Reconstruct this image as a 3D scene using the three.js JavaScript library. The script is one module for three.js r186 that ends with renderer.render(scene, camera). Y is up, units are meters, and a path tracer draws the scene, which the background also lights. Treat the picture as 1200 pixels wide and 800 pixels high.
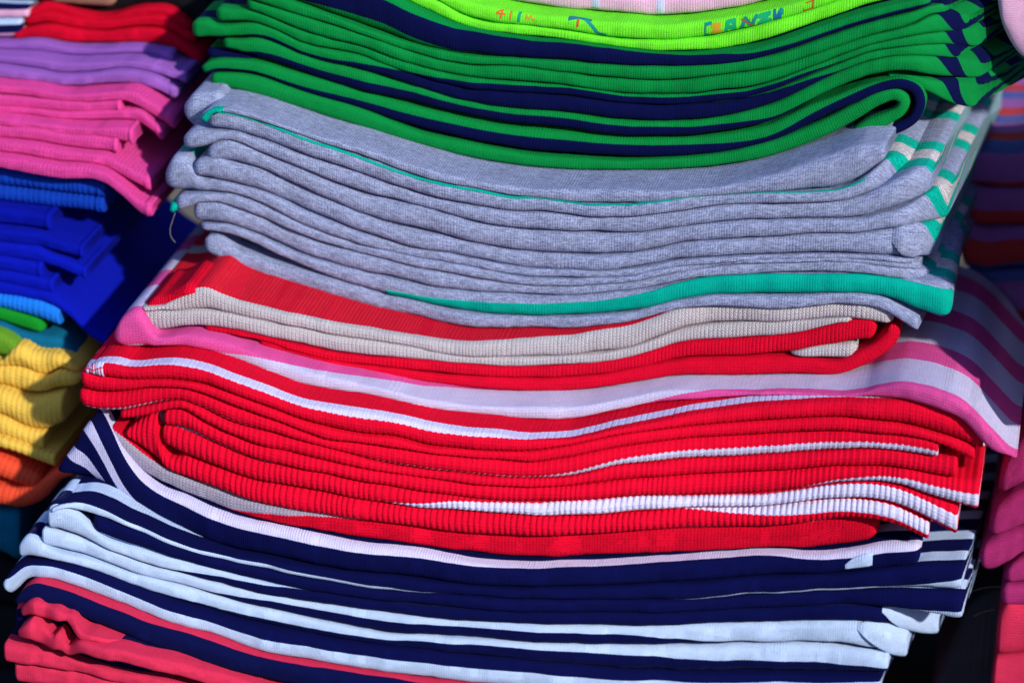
import * as THREE from 'three';

// ---------------------------------------------------------------- camera, sky, sun, exposure
const scene = new THREE.Scene();
const PITCH = 22 * Math.PI / 180, DIST = 1.4, FRAME_W = 0.45;          // metres across the frame at the pile
const camera = new THREE.PerspectiveCamera(2 * Math.atan(FRAME_W / 1.5 / 2 / DIST) * 180 / Math.PI, 1.5, 0.05, 60);
camera.position.set(0, DIST * Math.sin(PITCH), DIST * Math.cos(PITCH));
camera.lookAt(0, 0, 0);
camera.focus = 1.365;
camera.userData.fStop = 4.3;

function makeSky() {
  const w = 128, h = 64, d = new Float32Array(w * h * 4);
  for (let j = 0; j < h; j++) {
    const el = (j + 0.5) / h * 2 - 1;                                    // -1 nadir .. 1 zenith
    const t = Math.pow(Math.max(0, el), 0.55);
    const c = el > 0 ? [0.60 - 0.48 * t, 0.78 - 0.50 * t, 1.10 - 0.28 * t] : [0.20, 0.19, 0.18];
    for (let i = 0; i < w; i++) d.set([c[0], c[1], c[2], 1], (j * w + i) * 4);
  }
  const t = new THREE.DataTexture(d, w, h, THREE.RGBAFormat, THREE.FloatType);
  t.mapping = THREE.EquirectangularReflectionMapping; t.magFilter = THREE.LinearFilter; t.needsUpdate = true;
  return t;
}
const sky = makeSky();
scene.background = sky; scene.environment = sky;
scene.backgroundIntensity = 0.66; scene.environmentIntensity = 0.66;

const sun = new THREE.DirectionalLight(new THREE.Color(1, 0.95, 0.87), 4.2);
const SUN_AZ = 38 * Math.PI / 180, SUN_EL = 27 * Math.PI / 180;          // from behind the camera, to its right
sun.position.set(Math.sin(SUN_AZ) * Math.cos(SUN_EL), Math.sin(SUN_EL), Math.cos(SUN_AZ) * Math.cos(SUN_EL)).multiplyScalar(3);
sun.castShadow = true; sun.shadow.mapSize.set(2048, 2048); sun.shadow.radius = 4;
Object.assign(sun.shadow.camera, { left: -0.8, right: 0.8, top: 0.8, bottom: -0.8, near: 0.5, far: 8 });
scene.add(sun, sun.target);

const renderer = new THREE.WebGLRenderer({ antialias: true });
renderer.toneMapping = THREE.LinearToneMapping;
renderer.toneMappingExposure = 1.06;
renderer.shadowMap.enabled = true;

// ---------------------------------------------------------------- helpers
const YAW = 0.19;                                                        // the piles stand turned a little: right ends nearer
const BACK = new THREE.Vector3(Math.sin(YAW), 0, -Math.cos(YAW));
const zBase = (x) => Math.tan(YAW) * x;
// survey: a mark on the photograph (1200 x 800) and the depth z where the cloth edge lies -> point in metres
const camUp = new THREE.Vector3(0, Math.cos(PITCH), -Math.sin(PITCH));
const camFwd = new THREE.Vector3(0, -Math.sin(PITCH), -Math.cos(PITCH));
function at(px, py, z) {
  const k = FRAME_W / 1200 / DIST, a = (px - 600) * k, b = (400 - py) * k;
  const dx = a, dy = camFwd.y + b * camUp.y, dz = camFwd.z + b * camUp.z;
  const t = (z - camera.position.z) / dz;
  return new THREE.Vector3(dx * t, camera.position.y + dy * t, z);
}
let seedState = 7;
const rnd = () => { seedState = (seedState * 1664525 + 1013904223) >>> 0; return seedState / 4294967296; };
const hash = (i, j) => { let h = (Math.imul(i, 374761393) + Math.imul(j, 668265263)) | 0; h = Math.imul(h ^ (h >>> 13), 1274126177); return ((h ^ (h >>> 16)) >>> 0) / 4294967296; };
const sm = (t) => t * t * (3 - 2 * t);
function noise(x, y, px = 0, py = 0) {                                   // value noise, optionally periodic
  const i = Math.floor(x), j = Math.floor(y), f = sm(x - i), g = sm(y - j);
  const w = (a, p) => (p ? ((a % p) + p) % p : a);
  const a = hash(w(i, px), w(j, py)), b = hash(w(i + 1, px), w(j, py)), c = hash(w(i, px), w(j + 1, py)), d = hash(w(i + 1, px), w(j + 1, py));
  return a + (b - a) * f + (c - a) * g + (a - b - c + d) * f * g;
}
const n2 = (x, y) => noise(x, y) * 2 - 1;
// monotone-ish cubic through [x, value] knots
function curve(k) {
  if (typeof k === 'number') return () => k;
  const n = k.length, m = new Array(n).fill(0), dl = [];
  for (let i = 0; i < n - 1; i++) dl.push((k[i + 1][1] - k[i][1]) / (k[i + 1][0] - k[i][0] || 1e-6));
  for (let i = 0; i < n; i++) m[i] = i === 0 ? dl[0] || 0 : i === n - 1 ? dl[n - 2] : (dl[i - 1] + dl[i]) / 2;
  for (let i = 1; i < n - 1; i++) if (dl[i - 1] * dl[i] <= 0) m[i] *= 0.35;
  return (x) => {
    if (n === 1 || x <= k[0][0]) return k[0][1] + (n > 1 ? Math.max(-12, x - k[0][0]) * m[0] * 0.6 : 0);
    if (x >= k[n - 1][0]) return k[n - 1][1] + Math.min(12, x - k[n - 1][0]) * m[n - 1] * 0.6;
    let i = 0; while (x > k[i + 1][0]) i++;
    const h = k[i + 1][0] - k[i][0], t = (x - k[i][0]) / h, t2 = t * t, t3 = t2 * t;
    return (2 * t3 - 3 * t2 + 1) * k[i][1] + (t3 - 2 * t2 + t) * h * m[i] + (3 * t2 - 2 * t3) * k[i + 1][1] + (t3 - t2) * h * m[i + 1];
  };
}
const pre = (pts, line) => [...pts, ...line.filter((p) => p[0] > pts[pts.length - 1][0] + 6)];
const post = (line, pts) => [...line.filter((p) => p[0] < pts[0][0] - 6), ...pts];
const shift = (line, d) => line.map((p) => [p[0], p[1] + d]);

// ---------------------------------------------------------------- yarns and knits
const C = {
  green: [0.002, 0.235, 0.045], navy: [0.002, 0.004, 0.052], inkNavy: [0.0018, 0.0034, 0.056],
  grey: [0.27, 0.31, 0.48], teal: [0.0, 0.40, 0.30], red: [0.72, 0.002, 0.026], rust: [0.70, 0.03, 0.012],
  beige: [0.54, 0.50, 0.53], white: [0.62, 0.60, 0.86], pink: [0.80, 0.09, 0.36], lime: [0.17, 0.86, 0.03], olive: [0.12, 0.30, 0.02], palePink: [0.82, 0.45, 0.66],
  lavender: [0.36, 0.13, 0.56], hotPink: [0.84, 0.07, 0.36], royal: [0.004, 0.045, 0.42], deepBlue: [0.002, 0.008, 0.42], sea: [0.003, 0.12, 0.22],
  sky: [0.01, 0.17, 0.70], yellow: [0.72, 0.46, 0.07], orange: [0.72, 0.07, 0.03], coral: [0.66, 0.03, 0.09], magenta: [0.44, 0.03, 0.17],
  black: [0.010, 0.011, 0.014], charcoal: [0.05, 0.052, 0.064], lilacGrey: [0.42, 0.38, 0.50], white2: [0.47, 0.61, 0.87], brown: [0.30, 0.14, 0.10], cream: [0.72, 0.66, 0.52], plum: [0.34, 0.12, 0.40], wine: [0.55, 0.05, 0.05], slate: [0.08, 0.12, 0.38], green2: [0.006, 0.25, 0.02],
};
const toS = (v) => { v = Math.min(1, Math.max(0, v)); return v <= 0.0031308 ? v * 12.92 : 1.055 * Math.pow(v, 1 / 2.4) - 0.055; };
const RIB = 0.0027, KNIT = 0.0016, JER = 0.0011;
const bumpCache = {};
function bumpTex(kind) {
  if (bumpCache[kind]) return bumpCache[kind];
  const W = 256, H = 256, d = new Uint8Array(W * H * 4);
  const nx = kind === 'rib' ? 5 : kind === 'knit' ? 8 : 16, ny = kind === 'rib' ? 8 : kind === 'knit' ? 12 : 20;
  for (let j = 0; j < H; j++) for (let i = 0; i < W; i++) {
    const u = i / W * nx, v = j / H * ny, fu = u - Math.floor(u);
    const side = Math.abs(fu - 0.5) * 2;                                 // 0 in the middle of a wale, 1 between wales
    let h;
    if (kind === 'rib') h = 0.26 * Math.pow(Math.abs(Math.sin(Math.PI * v)), 0.8) * (0.3 + 0.7 * (1 - side * side)) + 0.62 * (1 - side * side);
    else { const vv = v + (side - 0.5) * 0.7, b = Math.abs(Math.sin(Math.PI * vv)); h = 0.55 * (1 - Math.pow(side, 3)) * (0.5 + 0.5 * b) + 0.25 * b; }
    h += 0.16 * (noise(i / 4, j / 4, W / 4, H / 4) - 0.5) + 0.14 * (noise(i / 16, j / 16, 16, 16) - 0.5);
    const q = Math.max(0, Math.min(255, h * 255)); d.set([q, q, q, 255], (j * W + i) * 4);
  }
  const t = new THREE.DataTexture(d, W, H); t.wrapS = t.wrapT = THREE.RepeatWrapping; t.magFilter = THREE.LinearFilter;
  const cell = kind === 'rib' ? [RIB * 5, 0.0017 * 8] : kind === 'knit' ? [KNIT * 8, 0.0013 * 12] : [JER * 16, 0.0008 * 20];
  t.repeat.set(1 / cell[0], 1 / cell[1]); t.needsUpdate = true;
  return (bumpCache[kind] = t);
}
const matCache = {};
// stripes: [colour, width in mm] going up/back over the fold, the first one centred on the fold
function cloth(kind, stripes, opt = {}) {
  const key = kind + JSON.stringify(stripes) + JSON.stringify(opt);
  if (matCache[key]) return matCache[key];
  const period = stripes.reduce((s, e) => s + e[1], 0) / 1000;
  const wale = kind === 'rib' ? RIB : kind === 'knit' ? KNIT : JER;
  const heather = opt.heather || 0, span = wale * Math.round(0.058 / wale);
  const W = heather ? 768 : 512, H = stripes.length > 1 ? 512 : 256, P = stripes.length > 1 ? period : 0.03;
  const d = new Uint8Array(W * H * 4), first = stripes[0][1] / 2000, tooth = (kind === 'rib' ? 0.0005 : kind === 'knit' ? 0.0004 : 0.0002);
  const edge = 0.00012, seed = (matCache.n = (matCache.n || 0) + 1) * 17;
  for (let j = 0; j < H; j++) for (let i = 0; i < W; i++) {
    const u = i / W * span, fu = u / wale - Math.floor(u / wale);
    let v = (j + 0.5) / H * P + first + (Math.abs(fu - 0.5) * 2 - 0.5) * tooth + (noise(i / 2, j / 2 + seed, W / 2, 0) - 0.5) * tooth * 0.8;
    v = ((v % P) + P) % P;
    let c = C[stripes[0][0]];
    if (stripes.length > 1) {
      let a = 0, k = 0; while (k < stripes.length - 1 && v >= a + stripes[k][1] / 1000) { a += stripes[k][1] / 1000; k++; }
      const nx = stripes[(k + 1) % stripes.length], e = a + stripes[k][1] / 1000 - v, m = e < edge ? 0.5 * (1 - e / edge) : 0;
      const c0 = C[stripes[k][0]], c1 = C[nx[0]]; c = [0, 1, 2].map((q) => c0[q] * (1 - m) + c1[q] * m);
    }
    const q = H / 256;
    let g = 1 + 0.26 * (noise(i / 2, j / 2 + seed, W / 2, 128 * q) - 0.5) + 0.10 * (noise(i / 8, j / 4 + seed * 64, W / 8, 64 * q) - 0.5) + 0.09 * (noise(i / 64, j / 32 + seed * 8, W / 64, 8 * q) - 0.5);
    if (heather) {
      const s1 = noise(i / 32, j / 2.0 + seed, W / 32, 128 * q), s2 = noise(i / 8, j / 2 + 5 + seed, W / 8, 128 * q), s3 = noise(i / 3, j / 2 + 9, W / 3, 128 * q);
      g *= 1 + heather * ((s1 - 0.5) * 0.9 + (s2 - 0.5) * 0.8 + (s3 - 0.5) * 0.5);
    }
    d.set([toS(c[0] * g) * 255, toS(c[1] * g) * 255, toS(c[2] * g * (heather ? 1 + 0.06 * (noise(i / 24, j / 4, W / 24, 64 * q) - 0.5) : 1)) * 255, 255], (j * W + i) * 4);
  }
  const t = new THREE.DataTexture(d, W, H); t.colorSpace = THREE.SRGBColorSpace; t.wrapS = t.wrapT = THREE.RepeatWrapping; t.magFilter = THREE.LinearFilter;
  t.repeat.set(1 / span, 1 / P); t.needsUpdate = true;
  const m = new THREE.MeshPhysicalMaterial({ map: t, roughness: 0.93, bumpMap: bumpTex(kind), bumpScale: kind === 'rib' ? 0.0005 : kind === 'knit' ? 0.0008 : 0.0003, side: THREE.DoubleSide, sheen: 0.15, sheenRoughness: 0.5, sheenColor: new THREE.Color(...C[stripes[0][0]]), specularIntensity: 0.15 });
  m.userData.kind = kind;
  return (matCache[key] = m);
}

// ---------------------------------------------------------------- one folded edge of cloth
// o: x [left, right] marks; T, B upper and lower crease lines; z setback of this edge, zt setback of the cloth above;
//    or path [[x, y, thickness]...] for cloth that curls back; mat; ph stripe shift in mm; eL, eR end rounding in marks; cut ends stay open and blunt
let foldCount = 0;
function foldFrame(o) {
  if (o.frame) return o.frame;
  const id = ++foldCount, sd = id * 13.7;
  const D = o.depth ?? 0.15, rib = o.mat.userData.kind === 'rib', ra = rib ? 0.0004 : 0, wob = o.wob ?? (rib ? 0.6 : 1);
  const cols = [];
  const zf = curve(o.z ?? 0), phf = curve(o.ph ?? 0), eL = o.eL ?? 10, eR = o.eR ?? 10, fL = o.cutL ? 0.78 : 0.06, fR = o.cutR ? 0.78 : 0.06;
  const endF = (d, e, f0) => (d >= e ? 1 : f0 + (1 - f0) * Math.sqrt(Math.max(0, 1 - (1 - d / e) ** 2)));
  if (o.path) {
    const n = o.path.length, L = [0];
    for (let i = 1; i < n; i++) L.push(L[i - 1] + Math.hypot(o.path[i][0] - o.path[i - 1][0], o.path[i][1] - o.path[i - 1][1]));
    const cr = new THREE.CatmullRomCurve3(o.path.map((p) => new THREE.Vector3(p[0], p[1], p[2])), false, 'centripetal');
    const M = Math.round(L[n - 1] / (rib ? 1.2 : 4)), pts = cr.getSpacedPoints(M);
    for (let i = 0; i <= M; i++) {
      const p = pts[i], q0 = pts[Math.max(0, i - 1)], q1 = pts[Math.min(M, i + 1)], len = i / M * L[n - 1];
      const c = at(p.x, p.y, 0); const z = zBase(c.x) + zf(p.x), w = at(p.x, p.y, z);
      const t = new THREE.Vector2(q1.x - q0.x, -(q1.y - q0.y)).normalize();
      const f = Math.min(endF(len, eL, fL), endF(L[n - 1] - len, eR, fR));
      cols.push({ c: w, N: new THREE.Vector3(-t.y, t.x, 0), h: p.z * 0.475 * FRAME_W / 1200 * f * (1 + 0.12 * n2(len / 45, sd) * wob), f, px: p.x, fl: 0 });
    }
  } else {
    const [x0, x1] = o.x, T = curve(o.T), B = curve(o.B), zt = curve(o.zt ?? o.z ?? 0), step = rib ? 0.95 : 4, xs = [];
    const e0 = Math.min(eL, (x1 - x0) / 2), e1 = Math.min(eR, (x1 - x0) / 2);
    for (let i = 0; i <= 8; i++) xs.push(x0 + e0 * (1 - Math.cos(i / 8 * Math.PI / 2)));
    const M = Math.max(2, Math.round((x1 - x0 - e0 - e1) / step));
    for (let i = 1; i < M; i++) xs.push(x0 + e0 + (x1 - x0 - e0 - e1) * i / M);
    for (let i = 0; i <= 8; i++) xs.push(x1 - e1 * (1 - Math.sin(i / 8 * Math.PI / 2)));
    for (const px of xs) {
      const x = at(px, 400, 0).x, zb = zBase(x), zn = zb + zf(px), wn = (n2(px / 70, sd) * 0.0011 + n2(px / 24, sd + 5) * 0.0005 + n2(px / 9, sd + 7) * 0.00015) * wob;
      const b = at(px, B(px), zn), a = at(px, T(px), zb + zt(px));
      if (o.thin) { const w = sm(Math.max(0, Math.min(1, (px - o.thin[0]) / 22))), t = at(px, B(px) - o.thin[1], zn); if (t.y < a.y) a.y += (t.y - a.y) * w; }
      const f = Math.min(endF(px - x0, e0, fL), endF(x1 - px, e1, fR));
      const h = Math.max(0.0009, (a.y - b.y) / 2 * (o.fat ?? (rib ? 0.93 : 0.96)));
      const w = Math.max(0, Math.min(1, 1 - (x1 - px) / 90));
      cols.push({ c: new THREE.Vector3(b.x, (a.y + b.y) / 2 + n2(px / 35, sd + 9) * 0.0004 * wob, zn + wn), N: new THREE.Vector3(0, 1, 0), h: h * f, f, px, fl: (o.flare ?? 0) * w * w });
    }
  }
  // profile: top from the back to the fold, round the fold, bottom to the back
  const prof = [], back = [-D, -D * 0.62, -D * 0.36, -0.034, -0.024, -0.016, -0.010, -0.006, -0.003].filter((b, i) => !i || b > -D * 0.95).sort((a, b) => a - b), NS = 16;
  for (const b of back) prof.push([1, b, 0]);
  for (let k = 0; k <= NS; k++) prof.push([0, 0, Math.PI / 2 - Math.PI * k / NS]);
  for (const b of [...back].reverse().filter((v) => v > -0.03 || v < -D * 0.5)) prof.push([-1, b, 0]);
  let ul = 0;
  cols.forEach((c, i) => { if (i) ul += c.c.distanceTo(cols[i - 1].c); c.u = ul + 0.0016 * n2(c.px / 34, sd + 3) + 0.0004 * n2(c.px / 11, sd + 4); });
  const g = o.round ?? (rib ? 1.0 : 0.78), sp = (v) => Math.sign(v) * Math.pow(Math.abs(v), g);
  for (const c of cols) {
    const nd = Math.min(c.h * (o.blunt ?? 0.95), o.nose ?? 0.006) * (0.25 + 0.75 * c.f), rec = (1 - c.f) * (o.recede ?? 0.006);
    const r = ra * (Math.pow(Math.abs(Math.sin(Math.PI * c.u / RIB)), 0.6) - 0.7);
    c.ph = phf(c.px) / 1000;
    const ell = (th) => [c.h * sp(Math.sin(th)), nd * sp(Math.cos(th))];
    const sAt = (th) => { let s = 0, pa = ell(0); for (let q = 1; q <= 8; q++) { const p = ell(th * q / 8); s += Math.hypot(p[0] - pa[0], p[1] - pa[1]); pa = p; } return s * Math.sign(th); };
    const quarter = sAt(Math.PI / 2);
    c.p = prof.map(([sgn, b, th]) => {
      let a, fwd, s, na, nb;
      if (sgn) { a = sgn * c.h; fwd = b; s = sgn * (quarter - b); na = sgn; nb = 0; }
      else { [a, fwd] = ell(th); s = sAt(th); na = Math.sin(th); nb = Math.cos(th); }
      const und = ((n2(c.px / 37 + sd, fwd * 90 + a * 160) + n2(c.px / 37 + sd + 40.5 + a * 60, fwd * 60 - a * 110)) * 0.00022 + n2(c.px / 9 + sd, fwd * 160 + a * 300) * 0.00018) * wob * c.f;
      return { s, A: a + na * (r * c.f + und * 0.6), F: fwd - nd - rec + nb * (r * c.f + und), na, nb };
    });
  }
  return (o.frame = { cols, sd, K: prof.length });
}
const place = (c, q, lift = 0) => { const A = q.A + q.na * lift, F = q.F + q.nb * lift; return [c.c.x + c.N.x * A - (BACK.x + c.fl) * F, c.c.y + c.N.y * A, c.c.z - BACK.z * F]; };
function foldGeometry(o) {
  const { cols, sd, K } = foldFrame(o), pos = [], uv = [], idx = [], M = cols.length;
  for (const c of cols) for (const q of c.p) { pos.push(...place(c, q)); uv.push(c.u + sd, q.s - c.ph); }
  for (let i = 0; i < M - 1; i++) for (let k = 0; k < K - 1; k++) { const a = i * K + k, b = a + K; idx.push(a, a + 1, b, b, a + 1, b + 1); }
  // end caps
  for (const [e, flip] of [[0, 1], [M - 1, 0]]) {
    const st = pos.length / 3, out = flip ? -1 : 1, tx = out * cols[e].N.y, ty = -out * cols[e].N.x;
    for (let k = 0; k < K; k++) { const q = (e * K + k) * 3; pos.push(pos[q] + tx * 0.00002, pos[q + 1] + ty * 0.00002, pos[q + 2]); uv.push(uv[(e * K + k) * 2], uv[(e * K + k) * 2 + 1]); }
    let lo = K - 1, hi = 0; const zOf = (k) => pos[(st + k) * 3 + 2];
    while (hi < lo - 1) {
      if (zOf(hi + 1) <= zOf(lo - 1)) { idx.push(...(flip ? [st + hi, st + lo, st + hi + 1] : [st + hi, st + hi + 1, st + lo])); hi++; }
      else { idx.push(...(flip ? [st + hi, st + lo, st + lo - 1] : [st + hi, st + lo - 1, st + lo])); lo--; }
    }
  }
  const g = new THREE.BufferGeometry();
  g.setAttribute('position', new THREE.Float32BufferAttribute(pos, 3));
  g.setAttribute('uv', new THREE.Float32BufferAttribute(uv, 2));
  g.setIndex(idx); g.computeVertexNormals();
  return g;
}
// a strip sewn, printed or turned over a folded edge: bx marks along it, s0..s1 mm round the fold (+ up and back), lift above the cloth
function strip(name, of, bx, s0, s1, lift, mat, opt = {}) {
  const { cols, sd } = foldFrame(of), f0 = curve(s0), f1 = curve(s1), NS = opt.n ?? 10, pos = [], uv = [], idx = [];
  const use = cols.filter((c) => c.px >= bx[0] && c.px <= bx[1]);
  const u0 = use[0].u, u1 = use[use.length - 1].u;
  use.forEach((c, i) => {
    const e = Math.min(1, Math.min(i, use.length - 1 - i) / (opt.edge ?? 1));
    for (let k = -1; k <= NS + 1; k++) {
      const t = Math.max(0, Math.min(1, k / NS)), s = (f0(c.px) + (f1(c.px) - f0(c.px)) * t) / 1000, P = c.p;
      let j = 0; while (j < P.length - 2 && P[j + 1].s > s) j++;
      const w = Math.max(0, Math.min(1, (P[j].s - s) / (P[j].s - P[j + 1].s || 1e-9))), L = (a) => P[j][a] * (1 - w) + P[j + 1][a] * w;
      const edge = k < 0 || k > NS ? 0 : 1;
      pos.push(...place(c, { A: L('A'), F: L('F'), na: L('na'), nb: L('nb') }, edge * e * lift - (1 - edge * e) * 0.0004));
      uv.push(opt.unit ? (c.u - u0) / (u1 - u0) : c.u + sd, opt.unit ? t : s - c.ph * (opt.follow ? 1 : 0));
    }
  });
  const K = NS + 3;
  for (let i = 0; i < use.length - 1; i++) for (let k = 0; k < K - 1; k++) { const a = i * K + k, b = a + K; idx.push(a, b, a + 1, b, b + 1, a + 1); }
  const g = new THREE.BufferGeometry();
  g.setAttribute('position', new THREE.Float32BufferAttribute(pos, 3)); g.setAttribute('uv', new THREE.Float32BufferAttribute(uv, 2)); g.setIndex(idx); g.computeVertexNormals();
  return { geometry: g, mat, name, label: opt.label };
}
// a loose thread through marks [x, y] at depth z
function thread(pts, z, mat) {
  const cr = new THREE.CatmullRomCurve3(pts.map(([x, y]) => at(x, y, zBase(at(x, y, 0).x) + z)));
  return { geometry: new THREE.TubeGeometry(cr, 24, 0.00014, 5), mat, name: 'thread', label: 'loose pale thread' };
}
// flat print on cloth, drawn on a small canvas
function print(w, h, ground, draw, sheen = 0) {
  const cv = document.createElement('canvas'); cv.width = w; cv.height = h; const x = cv.getContext('2d');
  if (ground) { x.fillStyle = ground; x.fillRect(0, 0, w, h); } draw(x);
  const t = new THREE.CanvasTexture(cv); t.colorSpace = THREE.SRGBColorSpace;
  const m = new THREE.MeshPhysicalMaterial({ map: t, transparent: !ground, roughness: 0.85, side: THREE.DoubleSide, specularIntensity: 0.3 }); m.userData.kind = 'print'; return m;
}
const names = {};
const numbered = (n) => { const k = names[n] = (names[n] ?? -1) + 1; return k ? n + '_' + String(k).padStart(3, '0') : n; };
// a garment: a Group standing at its own base, its folded edges (and trims) as children
function garment(name, label, category, group, parts) {
  const root = new THREE.Group(); root.name = numbered(name);
  for (const p of [...parts]) if (p.hem) parts.push(strip('hem', p, [p.x[1] - p.hem, p.x[1]], -7, 30, 0.0007, p.mat, { edge: 2, n: 18 }));
  const made = parts.map((p) => [p, p.geometry || foldGeometry(p)]);
  const box = new THREE.Box3();
  for (const [, g] of made) { g.computeBoundingBox(); box.union(g.boundingBox); }
  const base = new THREE.Vector3((box.min.x + box.max.x) / 2, box.min.y, (box.min.z + box.max.z) / 2);
  root.position.copy(base);
  for (const [p, g] of made) {
    g.translate(-base.x, -base.y, -base.z);
    const m = new THREE.Mesh(g, p.mat); m.name = p.name || 'fold'; m.castShadow = m.receiveShadow = true;
    if (p.label) m.userData.label = p.label;
    root.add(m);
  }
  root.userData = { label, category }; if (group) root.userData.group = group;
  scene.add(root); return root;
}
// ---------------------------------------------------------------- the table under the piles
const TABLE_Y = -0.178;
{
  const g = new THREE.BoxGeometry(1.6, 0.03, 0.9, 1, 1, 1);
  const m = new THREE.Mesh(g, cloth('jersey', [['black', 10]])); m.name = 'table_top'; m.position.set(0.1, TABLE_Y - 0.0155, -0.12);
  m.castShadow = m.receiveShadow = true; m.userData.kind = 'structure'; scene.add(m);
}

// ---------------------------------------------------------------- cloths
const K = {
  green: cloth('jersey', [['green', 15], ['navy', 11]]), greenNav: cloth('jersey', [['navy', 11], ['green', 12]]),
  grey: cloth('jersey', [['grey', 32], ['teal', 11], ['beige', 12], ['teal', 11]], { heather: 0.8 }), greyWide: cloth('jersey', [['grey', 20]], { heather: 0.8 }),
  greyTeal: cloth('jersey', [['teal', 11], ['grey', 60]], { heather: 0.75 }),
  redBeige: cloth('knit', [['beige', 12], ['red', 64], ['beige', 10], ['red', 20]]), beige: cloth('knit', [['beige', 17], ['red', 30]]), redKnit: cloth('knit', [['red', 40], ['beige', 14]]),
  pinkWhite: cloth('knit', [['pink', 20], ['white', 26]]),
  ribWhite: cloth('rib', [['red', 8], ['white', 7], ['red', 40]]), rib: cloth('rib', [['red', 44], ['white', 6]]), ribStripe: cloth('rib', [['white', 7], ['red', 17]]),
  lilacRed: cloth('knit', [['red', 13], ['lilacGrey', 9], ['red', 20]]),
  navyWhite: cloth('jersey', [['inkNavy', 12], ['white2', 9]]), whiteNavy: cloth('jersey', [['white2', 12], ['inkNavy', 12]]), navyPeach: cloth('jersey', [['inkNavy', 13], ['white', 7], ['inkNavy', 10], ['white', 8]]),
  coral: cloth('jersey', [['navy', 14], ['coral', 7], ['navy', 20]]), coralAll: cloth('jersey', [['coral', 26], ['navy', 7]]),
};

// crease lines of the main pile, read off the photograph
const A = [[430, -24], [480, 2], [540, 29], [600, 41], [660, 47], [720, 54], [780, 60], [840, 58], [900, 46], [960, 26], [1020, 6], [1080, -8]];
const Bn = [[290, -20], [360, 8], [420, 31], [480, 51], [540, 64], [600, 69], [660, 73], [720, 77], [780, 79], [840, 76], [900, 66], [960, 47], [1020, 27], [1090, 8]];
const Cn = [[290, 0], [360, 21], [420, 39], [480, 61], [540, 75], [600, 78], [660, 86], [720, 92], [780, 95], [840, 89], [900, 81], [960, 63], [1020, 43], [1070, 28], [1090, 18], [1130, 16]];
const Dn = [[250, 9], [290, 11], [360, 38], [420, 54], [480, 75], [540, 89], [600, 95], [660, 101], [720, 109], [780, 112], [840, 108], [900, 98], [960, 76], [1020, 54], [1070, 42], [1100, 38], [1142, 34]];
const En = [[225, 30], [250, 27], [300, 28], [360, 52], [420, 66], [480, 85], [540, 102], [600, 108], [660, 113], [720, 121], [780, 124], [840, 121], [900, 108], [960, 84], [1020, 62], [1070, 54], [1100, 52], [1146, 58]];
const Fn = [[225, 46], [270, 44], [300, 45], [360, 66], [420, 81], [480, 99], [540, 118], [600, 127], [660, 132], [720, 140], [780, 143], [840, 138], [900, 124], [960, 96], [1020, 72], [1080, 66], [1120, 70], [1146, 73]];
const Gn = [[238, 72], [262, 58], [300, 68], [360, 88], [420, 106], [480, 120], [540, 135], [600, 146], [660, 151], [720, 158], [780, 160], [840, 155], [900, 145], [960, 115], [1020, 90], [1060, 84], [1100, 91], [1144, 93]];
const Hn = [[235, 98], [250, 82], [270, 79], [300, 89], [360, 110], [420, 127], [480, 150], [540, 165], [600, 177], [660, 184], [720, 187], [780, 187], [840, 182], [900, 170], [960, 145], [1010, 120]];
const In = [[243, 104], [300, 115], [360, 133], [420, 150], [480, 168], [540, 184], [600, 194], [660, 198], [720, 199], [780, 198], [840, 194], [900, 181], [960, 162], [1010, 146], [1060, 150]];
const G1 = [[233, 146], [240, 134], [257, 129], [280, 131], [325, 147], [375, 167], [420, 181], [467, 200], [533, 217], [560, 221], [600, 230], [640, 234], [690, 239], [740, 239], [800, 233], [850, 229], [900, 227], [950, 225], [985, 221], [1010, 209], [1034, 190]];
const G2 = [[238, 152], [270, 154], [300, 163], [350, 180], [400, 197], [460, 218], [533, 238], [600, 248], [640, 249], [690, 254], [740, 253], [800, 248], [850, 241], [900, 239], [960, 237], [1000, 233], [1030, 222], [1070, 200]];
const G3 = [[213, 178], [240, 172], [262, 164], [280, 167], [305, 180], [350, 197], [400, 218], [440, 231], [480, 240], [520, 250], [560, 261], [600, 268], [640, 270], [680, 273], [740, 275], [800, 267], [860, 260], [900, 258], [960, 257], [1000, 257], [1030, 251], [1060, 242], [1095, 222]];
const G4 = [[225, 194], [260, 190], [290, 195], [310, 201], [340, 216], [380, 234], [440, 257], [480, 268], [520, 277], [560, 287], [600, 294], [640, 298], [680, 300], [720, 300], [760, 295], [800, 286], [860, 281], [900, 278], [960, 274], [1000, 274], [1040, 269], [1075, 264], [1110, 260]];
const G5 = [[226, 207], [250, 211], [280, 217], [310, 226], [340, 240], [370, 254], [420, 272], [440, 278], [480, 290], [520, 297], [560, 305], [600, 313], [640, 317], [700, 318], [740, 315], [780, 308], [820, 303], [860, 300], [900, 299], [960, 298], [1020, 300], [1060, 302]];
const G6 = [[206, 227], [230, 226], [260, 226], [290, 233], [320, 247], [350, 262], [380, 274], [420, 287], [480, 301], [520, 308], [560, 315], [600, 323], [640, 326], [700, 326], [740, 323], [780, 315], [820, 310], [860, 306], [900, 304], [960, 303], [1020, 305], [1070, 308]];
const G7 = [[206, 250], [240, 236], [250, 236], [270, 242], [300, 253], [340, 270], [380, 286], [420, 297], [480, 312], [520, 319], [580, 330], [640, 335], [680, 335], [720, 332], [760, 326], [800, 318], [860, 311], [900, 308], [960, 307], [1010, 308], [1040, 313], [1070, 316]];
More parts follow.
